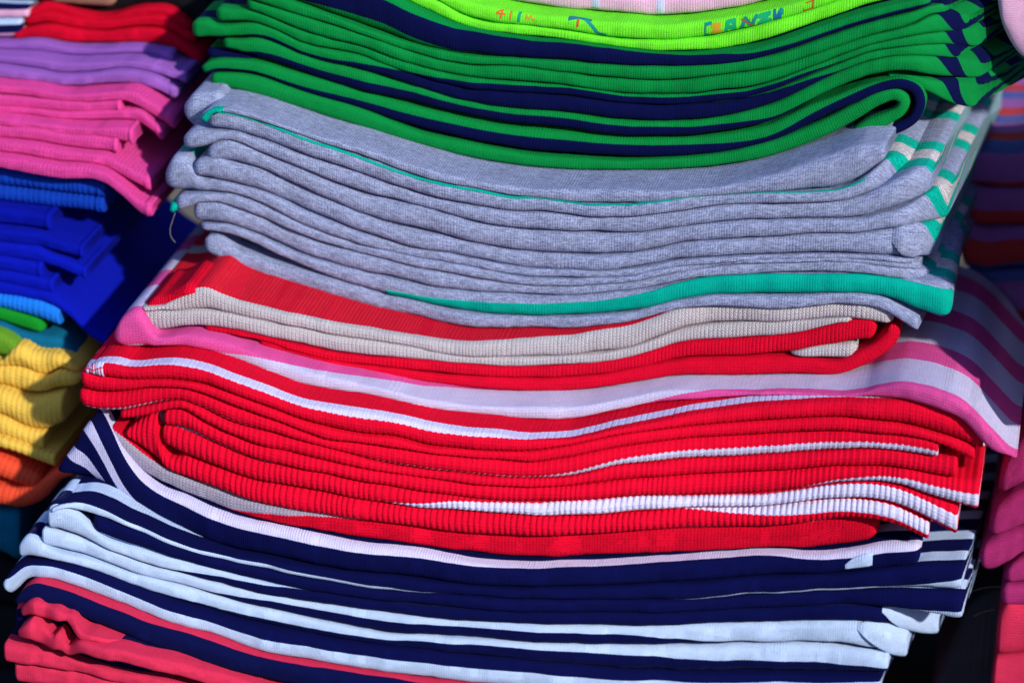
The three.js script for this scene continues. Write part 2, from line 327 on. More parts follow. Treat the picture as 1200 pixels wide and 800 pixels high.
const G8 = [[226, 262], [246, 262], [264, 262], [290, 270], [320, 284], [350, 298], [400, 312], [440, 322], [480, 330], [520, 338], [560, 342], [600, 345], [640, 347], [680, 346], [720, 342], [760, 337], [800, 329], [840, 324], [900, 322], [960, 320], [1010, 322], [1040, 326], [1100, 333]];
const G9 = [[232, 270], [266, 274], [300, 286], [340, 306], [400, 330], [450, 344], [480, 350], [520, 360], [560, 367], [620, 370], [680, 370], [720, 367], [760, 360], [800, 350], [860, 345], [920, 345], [980, 343], [1020, 345], [1050, 352], [1080, 366], [1110, 378]];
const G10 = [[238, 294], [260, 308], [300, 322], [350, 338], [400, 353], [440, 363], [480, 372], [520, 380], [567, 385], [633, 386], [683, 385], [730, 379], [760, 373], [790, 364], [820, 360], [860, 360], [910, 363], [960, 359], [1000, 358], [1030, 363], [1072, 388]];
const R1 = [[163, 350], [180, 358], [205, 364], [233, 364], [300, 374], [400, 396], [467, 405], [533, 417], [600, 419], [667, 418], [733, 409], [800, 386], [867, 380], [933, 376], [983, 374], [1044, 382]];
const R2 = [[160, 387], [183, 390], [217, 384], [267, 387], [333, 400], [400, 415], [467, 421], [533, 426], [600, 430], [667, 428], [733, 420], [800, 402], [867, 398], [933, 392], [985, 378]];
const R3 = [[240, 388], [300, 398], [400, 424], [460, 432], [550, 440], [633, 444], [700, 440], [760, 430], [800, 421], [867, 419], [933, 414], [967, 407], [1000, 402], [1024, 400]];
const R4 = [[240, 392], [300, 404], [340, 416], [380, 425], [420, 433], [460, 441], [500, 449], [540, 456], [620, 459], [680, 459], [720, 453], [760, 446], [800, 442], [900, 442], [967, 442], [1000, 440], [1033, 427], [1057, 410]];
const P0 = [[131, 404], [150, 410], [183, 406], [200, 405], [240, 412], [270, 422], [300, 433], [340, 448], [380, 456], [420, 462], [470, 471], [500, 478], [540, 484], [580, 488], [620, 493], [660, 493], [690, 489], [720, 482], [760, 475], [800, 470], [840, 467], [900, 464], [980, 463], [1020, 465], [1060, 470], [1100, 482], [1130, 497], [1160, 528], [1192, 538]];
const W1 = [[95, 432], [116, 441], [140, 445], [200, 446], [240, 452], [280, 466], [320, 481], [360, 496], [420, 511], [460, 514], [500, 525], [540, 528], [580, 531], [620, 530], [660, 524], [700, 516], [760, 506], [800, 502], [860, 497], [920, 493], [980, 491], [1020, 494], [1060, 499], [1100, 510], [1150, 526]];
const W2 = [[92, 456], [116, 461], [150, 459], [180, 455], [210, 455], [240, 463], [280, 480], [320, 494], [380, 515], [420, 520], [460, 526], [500, 532], [540, 537], [580, 540], [620, 543], [660, 538], [700, 530], [760, 521], [800, 516], [860, 512], [920, 509], [980, 507], [1020, 509], [1080, 515], [1100, 521], [1136, 540]];
const W3 = [[90, 474], [102, 480], [140, 483], [160, 479], [208, 471], [232, 479], [270, 497], [320, 509], [360, 520], [440, 542], [500, 552], [540, 556], [600, 562], [650, 562], [680, 558], [720, 549], [760, 545], [800, 541], [860, 538], [920, 534], [980, 531], [1020, 529], [1098, 537]];
const W4 = [[138, 492], [160, 490], [190, 483], [212, 481], [240, 496], [270, 510], [300, 523], [340, 532], [380, 542], [420, 550], [460, 556], [500, 562], [540, 567], [580, 570], [620, 573], [660, 572], [700, 568], [760, 562], [800, 560], [860, 556], [920, 554], [980, 549], [1020, 549], [1060, 552], [1120, 564]];
const W5 = [[189, 499], [220, 507], [260, 525], [300, 541], [340, 549], [380, 557], [420, 566], [460, 572], [500, 579], [560, 587], [620, 590], [660, 589], [700, 587], [760, 583], [820, 583], [900, 581], [940, 575], [980, 569], [1020, 566], [1060, 571], [1080, 579], [1146, 603]];
const W6 = [[188, 521], [220, 538], [260, 553], [300, 566], [340, 573], [380, 580], [420, 588], [460, 594], [500, 598], [550, 600], [600, 604], [650, 607], [700, 606], [760, 601], [800, 597], [900, 595], [967, 587], [1033, 590], [1075, 607], [1120, 632]];
const W7 = [[144, 508], [160, 525], [180, 543], [210, 560], [260, 578], [300, 592], [340, 602], [380, 607], [420, 612], [460, 617], [490, 622], [540, 629], [615, 632], [690, 629], [740, 626], [800, 622], [900, 620], [950, 616], [1000, 611], [1040, 616], [1087, 636]];
const W8 = [[123, 524], [140, 538], [160, 552], [220, 581], [260, 597], [300, 609], [360, 621], [420, 631], [460, 636], [515, 644], [590, 654], [665, 656], [740, 654], [800, 651], [900, 647], [975, 644], [1027, 634]];
const N1 = [[66, 556], [110, 566], [150, 590], [220, 630], [300, 652], [380, 668], [460, 677], [515, 685], [615, 690], [740, 687], [825, 682], [925, 676], [1000, 672], [1075, 664]];
const N2 = [[56, 588], [84, 596], [120, 606], [160, 621], [240, 650], [300, 666], [380, 681], [440, 692], [515, 698], [600, 703], [660, 705], [720, 704], [800, 704], [850, 701], [900, 698], [960, 695], [1000, 693], [1060, 692], [1126, 694]];
const N3 = [[106, 622], [120, 630], [160, 643], [240, 665], [300, 680], [380, 696], [460, 707], [540, 714], [615, 718], [700, 720], [825, 717], [900, 714], [1000, 711], [1060, 716], [1126, 730]];
const N4 = [[53, 622], [70, 626], [100, 635], [140, 650], [180, 664], [240, 680], [300, 695], [380, 709], [460, 719], [515, 726], [590, 730], [740, 735], [825, 733], [950, 729], [1010, 728], [1080, 742]];
const N5 = [[46, 640], [60, 645], [100, 654], [160, 674], [240, 694], [300, 712], [380, 730], [440, 741], [515, 747], [590, 752], [665, 756], [740, 758], [800, 758], [875, 757], [950, 756], [1060, 772]];
const N6 = [[19, 655], [60, 657], [100, 665], [160, 688], [220, 708], [300, 730], [380, 746], [460, 757], [590, 772], [740, 786], [825, 788], [900, 788], [960, 790], [1020, 792]];
const N7 = [[2, 690], [12, 698], [30, 681], [48, 679], [80, 688], [120, 704], [180, 727], [240, 744], [300, 765], [380, 780], [460, 792], [590, 808], [740, 816], [900, 816], [1020, 812]];
const C1 = [[14, 712], [30, 708], [80, 722], [160, 753], [240, 781], [320, 800], [460, 824], [600, 838], [800, 846], [1000, 840]];

// setbacks of each edge (metres, + is nearer than the grey pile)
const zLime = -0.036, zG = -0.028, z0 = 0;
const zR = [[150, 0.046], [300, 0.040], [400, 0.032], [640, 0.012], [800, 0.001], [1060, 0.0]];
const zP = [[130, 0.050], [300, 0.050], [640, 0.030], [800, 0.016], [1000, 0.022], [1100, 0.034], [1192, 0.040]];
const zW = [[90, 0.068], [300, 0.072], [620, 0.052], [900, 0.028], [1150, 0.034]];
const zW8 = [[120, 0.070], [300, 0.070], [620, 0.046], [900, 0.024], [1030, 0.022]];
const zN1 = [[60, 0.075], [300, 0.076], [620, 0.056], [900, 0.030], [1100, 0.026]];
const zN2 = [[50, 0.104], [160, 0.094], [300, 0.080], [620, 0.058], [900, 0.031], [1126, 0.026]];
const zN2e = [[50, 0.104], [160, 0.094], [300, 0.080], [620, 0.058], [900, 0.031], [1010, 0.027], [1040, 0.022], [1070, 0.012], [1100, -0.004]];
const zN7 = [[0, 0.108], [160, 0.100], [300, 0.086], [620, 0.060], [900, 0.034], [1126, 0.028]];
const zC = [[0, 0.118], [160, 0.108], [300, 0.092], [620, 0.064], [900, 0.036], [1126, 0.030]];

const gTops = 'folded shirts in the middle pile';
const palePinkC = cloth('jersey', [['palePink', 20]]), dotC = cloth('jersey', [['white', 20]]), limeC = cloth('jersey', [['lime', 20]]);
const pinkFold = { x: [500, 960], T: [[500, -60], [700, -8], [800, -6], [960, -50]], B: [[500, -22], [575, 0], [615, 7], [690, 15], [740, 18], [770, 20], [820, 16], [870, 9], [910, 1], [960, -14]], z: zLime - 0.012, mat: palePinkC };
garment('folded_dotted_shirt', 'pale pink folded shirt with white dots, topmost of the middle pile', 'folded shirt', gTops, [
  pinkFold, strip('dot', pinkFold, [690, 708], -3, 4, 0.00012, dotC), strip('dot', pinkFold, [763, 784], -4, 3, 0.00012, dotC), strip('dot', pinkFold, [612, 628], 2, 7, 0.00012, dotC), strip('dot', pinkFold, [846, 862], 0, 5, 0.00012, dotC),
]);
const limeMid = [[440, -30], [510, 0], [540, 17], [577, 27], [627, 32], [690, 41], [720, 45], [770, 47], [820, 45], [870, 35], [920, 22], [970, 6], [1030, -16]];
const limeFold = { x: [440, 1040], T: [[440, -52], [500, -22], [575, 0], [615, 7], [690, 15], [740, 18], [770, 20], [820, 16], [870, 9], [910, 1], [960, -14], [1040, -40]], B: limeMid, z: zLime, zt: zLime - 0.012, mat: limeC };
const limeFold2 = { x: [430, 1050], T: limeMid, B: A, z: zLime, mat: limeC };
const brush = (x, c, w, pts) => { x.strokeStyle = c; x.lineWidth = w; x.lineCap = x.lineJoin = 'round'; x.beginPath(); pts.forEach((p, i) => (i ? x.lineTo(...p) : x.moveTo(...p))); x.stroke(); };
const letters = print(256, 96, null, (x) => { brush(x, '#d9602a', 10, [[40, 74], [52, 20], [14, 52], [64, 50]]); brush(x, '#c9742c', 10, [[98, 24], [92, 76]]); brush(x, '#0f9a70', 16, [[148, 18], [138, 80]]); brush(x, '#c98a30', 7, [[180, 70], [186, 34], [200, 64], [212, 32], [222, 66], [244, 40]]); });
const palm = print(256, 128, null, (x) => { brush(x, '#0f7f86', 30, [[30, 36], [80, 24], [140, 34]]); brush(x, '#0f7f86', 18, [[20, 52], [70, 34]]); brush(x, '#128f86', 20, [[120, 40], [156, 70], [190, 118], [236, 120]]); brush(x, '#c5502a', 12, [[74, 46], [70, 90]]); brush(x, '#c98a30', 7, [[6, 22], [20, 14], [46, 12]]); });
const shapes = print(512, 96, null, (x) => { brush(x, '#0f8d80', 18, [[60, 20], [22, 24], [18, 78], [40, 80]]); brush(x, '#c99a2a', 26, [[80, 34], [118, 38], [84, 66], [124, 70]]); brush(x, '#12a266', 22, [[160, 70], [168, 30], [204, 28], [208, 66], [172, 52]]); brush(x, '#0f8d80', 22, [[246, 74], [264, 30], [306, 70], [330, 28]]); brush(x, '#b5552a', 8, [[244, 30], [318, 74]]); brush(x, '#13a46c', 24, [[352, 32], [404, 30], [354, 66], [410, 64]]); brush(x, '#136f9a', 20, [[436, 24], [440, 78], [476, 26], [470, 84]]); brush(x, '#0f8d80', 20, [[476, 30], [504, 52]]); });
const letterE = print(96, 96, null, (x) => { brush(x, '#c2402a', 8, [[76, 12], [72, 84]]); brush(x, '#c2402a', 7, [[76, 14], [24, 18], [22, 28]]); brush(x, '#c2402a', 7, [[74, 46], [36, 50]]); brush(x, '#c2402a', 7, [[72, 82], [20, 84], [18, 72]]); });
garment('folded_lime_shirt', 'bright lime green folded shirt with small coloured print, under the pale pink one', 'folded shirt', gTops, [
  limeFold, limeFold2,
  strip('print', limeFold, [578, 632], -2, 5, 0.00012, letters, { unit: 1, label: 'small orange and teal printed letters' }),
  strip('print', limeFold, [660, 716], -3, 6, 0.00012, palm, { unit: 1, label: 'teal palm shaped print' }),
  strip('print', limeFold, [820, 924], -4.5, 4, 0.00012, shapes, { unit: 1, label: 'teal and orange printed shapes' }),
  strip('print', limeFold, [936, 960], -3, 6, 0.00012, letterE, { unit: 1, label: 'red printed letter' }),
]);
// the right ends of the green shirts turn back, so that their stripes cross the edge
const zT = [[1030, zG], [1075, zG - 0.002], [1110, zG - 0.012], [1146, zG - 0.034]], turn = (a) => [...a, [1030, a[a.length - 1][1]], [1075, a[a.length - 1][1] - 2], [1110, a[a.length - 1][1] - 12], [1146, a[a.length - 1][1] - 34]];
garment('folded_green_striped_shirt', 'green and navy striped folded shirt directly under the lime green one', 'folded shirt', gTops, [
  { x: [300, 1086], T: [[290, -40], ...A], B: Bn, z: zG, zt: zLime, mat: K.greenNav, ph: [[300, 0], [800, -1], [900, -5], [1080, -6]], cutR: 1, flare: 0.45 },
  { x: [272, 1106], T: Bn, B: Cn, z: zT, mat: K.green, ph: turn([[270, 4], [700, 4]]), cutR: 1, flare: 0.45 },
]);
garment('folded_green_striped_shirt', 'green and navy striped folded shirt, second of four below the lime green one', 'folded shirt', gTops, [
  { x: [286, 1130], T: Cn, B: Dn, z: zT, mat: K.green, ph: turn([[270, 4.5], [700, 4.5]]), cutR: 1, flare: 0.45 },
  { x: [250, 1142], T: pre([[250, 9], [270, 11], [290, 13]], Dn), B: En, z: zT, mat: K.green, ph: turn([[250, 3], [420, 4], [560, 8.5], [900, 8.5], [1020, 6]]), cutR: 1, flare: 0.45 },
]);
garment('folded_green_striped_shirt', 'green and navy striped folded shirt, third of four below the lime green one', 'folded shirt', gTops, [
  { x: [222, 1120], T: pre([[222, 24], [240, 24], [256, 30]], En), B: Fn, z: zT, mat: K.green, ph: turn([[222, 1], [300, 6], [400, 7], [560, 13], [860, 12], [940, 9], [1000, 6]]), cutR: 1, flare: 0.45 },
  { x: [258, 1146], T: pre([[258, 46], [280, 47]], Fn), B: Gn, z: zT, mat: K.green, ph: turn([[258, 3], [300, 6], [420, 8], [540, 8.5], [840, 8], [920, 5.5], [1000, 4]]), cutR: 1, flare: 0.45 },
  { x: [240, 300], T: [[240, 58], [270, 60], [300, 66]], B: [[240, 68], [270, 71], [300, 73]], z: zG - 0.004, mat: K.greenNav },
  { x: [1040, 1136], T: [[1040, 84], [1060, 87], [1100, 96], [1136, 99]], B: [[1040, 90], [1060, 95], [1090, 110], [1110, 122], [1136, 130]], z: [[1040, zG - 0.006], [1075, zG - 0.006], [1110, zG - 0.012], [1136, zG - 0.03]], mat: K.green, ph: [[1040, 2], [1085, 0], [1110, -6], [1136, -26]], cutR: 1, flare: 0.5, eL: 3 },
]);
garment('folded_green_striped_shirt', 'green and navy striped folded shirt curled over at its right end', 'folded shirt', gTops, [
  { path: [[234, 86, 14], [250, 78, 14], [275, 77, 14], [300, 80, 16], [360, 100, 20], [420, 117, 20], [480, 136, 24], [540, 151, 24], [600, 162, 27], [660, 168, 27], [720, 173, 24], [780, 174, 24], [840, 170, 24], [900, 158, 22], [960, 130, 21], [1000, 114, 18], [1035, 102, 15], [1058, 99, 14], [1074, 106, 14], [1079, 122, 14], [1071, 140, 13], [1050, 152, 12], [1030, 160, 10]], z: zG, mat: K.green, ph: [[234, 7], [300, 6], [420, 7.5], [540, 9], [800, 9], [900, 7], [960, 8], [1050, 10], [1080, 10]], cutR: 1 },
  { path: [[243, 95, 17], [270, 96, 19], [300, 102, 23], [360, 121, 22], [420, 139, 21], [480, 160, 17], [540, 175, 16], [600, 186, 15], [660, 192, 14], [720, 194, 13], [780, 193, 13], [840, 188, 14], [900, 176, 16], [960, 154, 18], [1000, 134, 18], [1030, 117, 17], [1050, 112, 15], [1060, 119, 14], [1056, 130, 14], [1040, 140, 15], [1018, 150, 17], [1002, 160, 17]], z: zG + 0.001, mat: K.green, ph: 0, cutR: 1, eL: 8 },
]);
const zE = [[900, 0], [1030, 0], [1060, -0.002], [1085, -0.010], [1112, -0.030]], turnG = (a) => [[200, a], [1030, a], [1060, a - 2], [1085, a - 10], [1112, a - 30]];
const greyA = { x: [240, 1066], T: G1, B: G2, z: [[900, 0], [1000, 0], [1030, -0.004], [1066, -0.024]], mat: K.grey, ph: [[230, 0], [1000, 0], [1030, -6], [1066, -26]], cutR: 1, flare: 0.1 };
const tealC = cloth('jersey', [['teal', 20]]), creamC = cloth('knit', [['cream', 20]]);
garment('folded_grey_shirt', 'heather grey folded shirt with thin teal piping, resting right under the green pile', 'folded shirt', gTops, [
  { x: [213, 262], T: [[213, 118], [230, 108], [262, 108]], B: [[213, 142], [230, 152], [262, 150]], z: -0.012, mat: K.greyWide, eL: 16, name: 'sleeve' },
  { x: [232, 1036], T: pre([[232, 112], [246, 105]], In), B: G1, z: z0, zt: zG, mat: K.greyWide, ph: 0, eL: 6, eR: 8, cutR: 1, flare: 0.1 },
  greyA, strip('piping', greyA, [246, 1020], 2.7, 3.9, 0.0003, tealC, { label: 'thin teal piping along the edge' }),
  { path: [[236, 146, 7], [240, 138, 8], [248, 131, 6], [262, 130, 4]], z: 0.002, mat: tealC, name: 'piping', eL: 3, eR: 3, depth: 0.004, label: 'teal end of the piping' },
]);
garment('folded_grey_shirt', 'heather grey folded shirt, second of the grey ones counted down from the green pile', 'folded shirt', gTops, [
  { x: [212, 1090], T: pre([[212, 158], [228, 153], [250, 154]], G2), B: G3, z: zE, mat: K.grey, ph: turnG(0), cutR: 1, flare: 0.1, eL: 14 },
  { x: [240, 1110], T: G3, B: G4, z: zE, mat: K.grey, ph: turnG(0), cutR: 1, flare: 0.1 },
]);
const greyC = { x: [224, 1096], T: pre([[224, 190], [250, 184], [276, 192]], G4), B: G5, z: zE, mat: K.grey, ph: turnG(0), cutR: 1, flare: 0.1 };
garment('folded_grey_shirt', 'heather grey folded shirt with turned up cuff, third below the green pile', 'folded shirt', gTops, [
  greyC, strip('cuff', greyC, [1042, 1082], [[1042, 1], [1060, -5], [1082, -6]], 9, 0.0022, K.grey, { edge: 3, label: 'turned up grey cuff' }),
  { x: [191, 1070], T: pre([[191, 196], [205, 184], [222, 190], [232, 207]], G5), B: G6, z: zE, mat: K.grey, ph: turnG(0), cutR: 1, flare: 0.1, eL: 16 },
]);
garment('folded_grey_shirt', 'heather grey folded shirt with teal edging at its left end, fourth of the grey ones', 'folded shirt', gTops, [
  { x: [204, 1078], T: pre([[204, 228], [220, 227]], G6), B: G7, z: zE, mat: K.grey, ph: turnG(0), cutR: 1, flare: 0.1 },
  { x: [224, 1098], T: pre([[224, 240], [238, 234]], G7), B: G8, z: zE, mat: K.grey, ph: turnG(0), cutR: 1, flare: 0.1 },
  { path: [[196, 242, 8], [201, 244, 11], [208, 247, 9]], z: 0.001, mat: tealC, name: 'edging', eL: 4, eR: 3, depth: 0.02, label: 'teal edging showing at the left end' },
  thread([[205, 249], [202, 258], [199, 268], [200, 277], [205, 284]], 0.004, creamC),
]);
const greyE = { x: [232, 1115], T: G8, B: G9, z: 0.001, zt: z0, mat: K.grey, eR: 14 };
garment('folded_grey_shirt', 'heather grey folded shirt with a wide teal band along its edge', 'folded shirt', gTops, [
greyE, strip('binding', greyE, [448, 1115], [[448, -5], [540, -5.5], [1109, -6]], [[448, -1.6], [500, -0.8], [560, 0.6], [640, 1.4], [720, 1.8], [780, 3.6], [840, 4.6], [980, 4.6], [1060, 5.5], [1109, 6]], 0.0006, tealC, { label: 'wide teal binding', n: 14 }),
  { x: [237, 1075], T: post(pre([[237, 276], [252, 274], [275, 290], [300, 300], [340, 313]], G9), [[1040, 350], [1075, 372]]), B: G10, z: 0.002, zt: z0, mat: K.grey, cutR: 1, flare: 0.13, eL: 9, ph: [[237, 0], [1075, 0]] },
]);
const redTop = { x: [163, 1047], T: pre([[163, 330], [200, 312], [238, 296]], G10), B: R1, z: zR, zt: 0.002, mat: K.redBeige, ph: [[160, -1], [400, -0.5], [640, 0], [740, 0], [1040, 0]], eL: 8, eR: 12 };
garment('folded_red_beige_sweater', 'red knit folded sweater with beige stripe, between the grey shirts and pink striped one', 'folded sweater', gTops, [
redTop, strip('flap', redTop, [168, 232], 3, [[172, 40], [226, 34]], 0.0034, cloth('knit', [['red', 20]]), { edge: 3, label: 'red flap folded over the left end' }),
  { x: [160, 1000], T: pre([[160, 362], [180, 360]], R1), B: R2, z: zR, mat: K.beige, ph: [[160, 0], [1000, 2]], eL: 8 },
  { x: [236, 1026], T: R2, B: R3, z: zR, mat: K.redKnit, ph: 0, eR: 10 },
  { x: [925, 1004], T: [[925, 413], [967, 405], [1004, 402]], B: [[925, 417], [967, 419], [1004, 420]], z: -0.001, mat: K.beige, eL: 20, eR: 10, depth: 0.05 },
  { path: [[300, 401, 5], [360, 416, 7], [400, 428, 8], [460, 437, 10], [500, 443, 11], [550, 448, 15], [633, 452, 16], [700, 448, 17], [760, 438, 18], [800, 432, 20], [867, 431, 22], [933, 430, 22], [980, 432, 19], [1010, 421, 22], [1034, 407, 20], [1046, 393, 17], [1046, 382, 8]], z: zR, mat: K.redKnit, ph: 0, eR: 6 },
]);
garment('folded_pink_striped_shirt', 'pink and white striped knit folded shirt draping down at its right end', 'folded shirt', gTops, [
  { x: [131, 1192], T: post(pre([[131, 384], [145, 366], [162, 360]], pre([[163, 384], [183, 390], [217, 386], [250, 390]], R4)), [[1060, 420], [1100, 424], [1130, 436], [1160, 462], [1192, 500]]), B: P0, z: zP, zt: zR, mat: K.pinkWhite, ph: [[131, 3], [220, 5], [300, 12], [420, 20], [540, 29], [700, 32.5], [760, 34.5], [820, 38], [900, 40.5], [1000, 42], [1192, 44]], eL: 12, eR: 30 },
]);
const ribTop = { x: [95, 1152], T: pre([[95, 420], [110, 409], [131, 406]], P0), B: W1, z: zW, zt: zP, mat: K.ribWhite, ph: [[95, 0], [480, -1], [620, -0.5], [720, 2], [800, 4], [1150, 5]], eL: 7, cutR: 1, eR: 6 };
const overlock = print(128, 128, '#c9c6ea', (x) => { x.strokeStyle = '#c8102e'; x.lineWidth = 6; for (let i = 0; i < 7; i++) { x.beginPath(); x.moveTo(4 + i * 20, 4 + (i * 37) % 50); x.lineTo(20 + i * 18, 50 + (i * 23) % 40); x.lineTo(6 + i * 21, 124 - (i * 17) % 30); x.stroke(); } x.beginPath(); x.moveTo(0, 60); x.lineTo(60, 70); x.lineTo(128, 40); x.stroke(); });
garment('folded_red_ribbed_sweater', 'red ribbed folded sweater with a white stripe along its top, under the pink striped one', 'folded sweater', gTops, [
  ribTop, strip('stitching', ribTop, [97, 122], -4, [[97, 6], [122, 4]], 0.0005, overlock, { unit: 1, edge: 2, label: 'white overlock stitching with red yarn at the left end' }),
  { x: [92, 1142], T: W1, B: W2, z: zW, mat: K.rib, eL: 9, cutR: 1, eR: 6 },
]);
garment('folded_red_ribbed_sweater', 'red ribbed folded sweater, second one below the pink striped shirt', 'folded sweater', gTops, [
  { x: [90, 1099], T: W2, B: W3, z: zW, mat: K.rib, ph: [[90, -31], [600, -31], [680, -30], [760, -28], [1100, -28]], eL: 9, cutR: 1, eR: 4 },
  { x: [138, 1121], T: W3, B: W4, z: zW, mat: K.rib, eL: 5, cutR: 1, eR: 4 },
]);
garment('folded_red_ribbed_sweater', 'red ribbed folded sweater, third one below the pink striped shirt', 'folded sweater', gTops, [
  { x: [189, 1146], T: W4, B: W5, z: zW, mat: K.rib, ph: [[189, -36], [900, -36], [960, -31], [1040, -28], [1146, -26]], eL: 6, cutR: 1, eR: 4 },
  { x: [188, 1121], T: W5, B: W6, z: zW, mat: K.ribStripe, ph: [[188, -13], [400, -12], [480, -5], [560, -1], [1120, 0]], eL: 6, cutR: 1, eR: 5 },
]);
garment('folded_red_ribbed_sweater', 'red ribbed folded sweater with a blunt turned left end, lowest of the ribbed ones', 'folded sweater', gTops, [
  { x: [146, 1088], T: pre([[146, 506], [165, 494], [183, 490], [188, 520]], W6), B: W7, z: zW, mat: K.rib, ph: [[146, -8], [700, -12], [860, -19], [960, -22], [1088, -23]], eL: 4, cutL: 1, cutR: 1, eR: 5 },
]);
garment('folded_red_lilac_sweater', 'red knit folded sweater with a greyish lilac stripe, lying on the navy striped shirts', 'folded sweater', gTops, [
  { x: [123, 1029], T: W7, B: W8, z: zW8, zt: zW, mat: K.lilacRed, ph: [[123, -10.5], [250, -10], [330, -5], [460, -1], [1029, 0]], eL: 10, eR: 16 },
]);
const whiteC = cloth('jersey', [['white2', 20]]);
const gNavy = 'navy and white shirts low in the middle pile';
const navyA = { x: [64, 1078], T: pre([[64, 545], [85, 520], [105, 492], [125, 500], [150, 535], [170, 560]], W8), B: N1, z: zN1, zt: zW8, mat: K.navyPeach, ph: [[64, 44], [90, 30], [116, 17], [142, 5], [170, 0], [880, 0], [930, -2.5], [1000, -4], [1078, -4]], eL: 12, eR: 8 };
garment('folded_navy_striped_shirt', 'navy and white striped folded shirt with rumpled left end, right under the red sweaters', 'folded shirt', gNavy, [
  navyA,
  strip('lining', navyA, [986, 1030], -2.6, [[986, -1.8], [998, 2.2], [1012, 3.6], [1030, 3.8]], 0.0004, whiteC, { edge: 2, label: 'white inside showing at the right end' }),
]);
const navyB = { x: [106, 1126], T: N2, B: N3, z: zN2, mat: K.navyWhite, ph: [[106, 2.6], [615, 2.8], [700, 1], [1040, 1], [1126, 4]], cutR: 1, flare: 0.1 };
garment('folded_navy_striped_shirt', 'navy and white striped folded shirt, second below the red sweaters', 'folded shirt', gNavy, [
  { x: [56, 1126], T: pre([[56, 580], [70, 566], [90, 560], [108, 564]], N1), B: N2, z: zN2, zt: zN1, mat: K.navyWhite, ph: [[56, 8], [160, 7.5], [300, 6.5], [440, 4.8], [600, 3], [660, 2], [760, 2.5], [900, 3.6], [1020, 3.4], [1060, 2], [1126, 6]], eL: 6, cutR: 1, flare: 0.1 },
  navyB, strip('lint', navyB, [767, 773], -0.4, 0.5, 0.0004, whiteC), strip('lint', navyB, [987, 994], 0.6, 1.3, 0.0004, whiteC),
]);
const navyC = { x: [53, 1100], T: pre([[53, 600], [66, 590], [90, 600], [104, 616]], N3), B: N4, z: zN2e, mat: K.whiteNavy, ph: [[53, 0], [150, 2], [240, 6], [380, 10], [460, 12], [600, 13], [1100, 13]], eL: 6, cutR: 1, flare: 0.1 };
const navyD = { x: [46, 1062], T: N4, B: N5, z: zN2e, mat: K.whiteNavy, ph: [[46, 1], [200, 3], [300, 6.5], [400, 7.5], [600, 7.5], [740, 7], [840, 3], [1060, 1]], eL: 6, cutR: 1, flare: 0.1 };
garment('folded_navy_striped_shirt', 'navy and white striped folded shirt, third below the red sweaters', 'folded shirt', gNavy, [
  navyC,
  navyD,
  strip('corner', navyD, [1000, 1063], [[1000, 4], [1025, -3], [1063, -8]], [[1000, 6], [1063, 10]], 0.0013, whiteC, { edge: 3, label: 'white corner folded over' }),
  strip('corner', navyC, [1030, 1100], [[1030, 3], [1060, -5], [1100, -8]], [[1030, 5], [1100, 12]], 0.0013, whiteC, { edge: 3, label: 'white corner folded over' }),
]);
garment('folded_navy_striped_shirt', 'navy and white striped folded shirt, fourth below the red sweaters', 'folded shirt', gNavy, [
  { x: [19, 1040], T: pre([[19, 642], [32, 630], [50, 638]], N5), B: N6, z: zN2, mat: K.whiteNavy, ph: [[19, 1], [240, 4.5], [460, 6.5], [600, 8], [740, 8], [850, 6], [1040, 4]], eL: 6, cutR: 1, flare: 0.1 },
]);
garment('folded_navy_striped_shirt', 'navy and white striped folded shirt resting on the coral striped one', 'folded shirt', gNavy, [
  { x: [0, 1030], T: pre([[0, 682], [16, 664], [34, 658]], N6), B: N7, z: zN7, zt: zN2, mat: K.navyWhite, ph: [[0, 9], [240, 8], [460, 8], [1030, 8]], eL: 8, cutR: 1, flare: 0.1 },
]);
garment('folded_coral_striped_shirt', 'coral and navy striped folded shirt directly under the navy and white ones', 'folded shirt', gTops, [
  { x: [14, 1010], T: pre([[14, 694], [26, 682], [40, 677]], N7), B: C1, z: zC, zt: zN7, mat: K.coral, ph: [[14, 0], [1010, 0]], eL: 8 },
]);

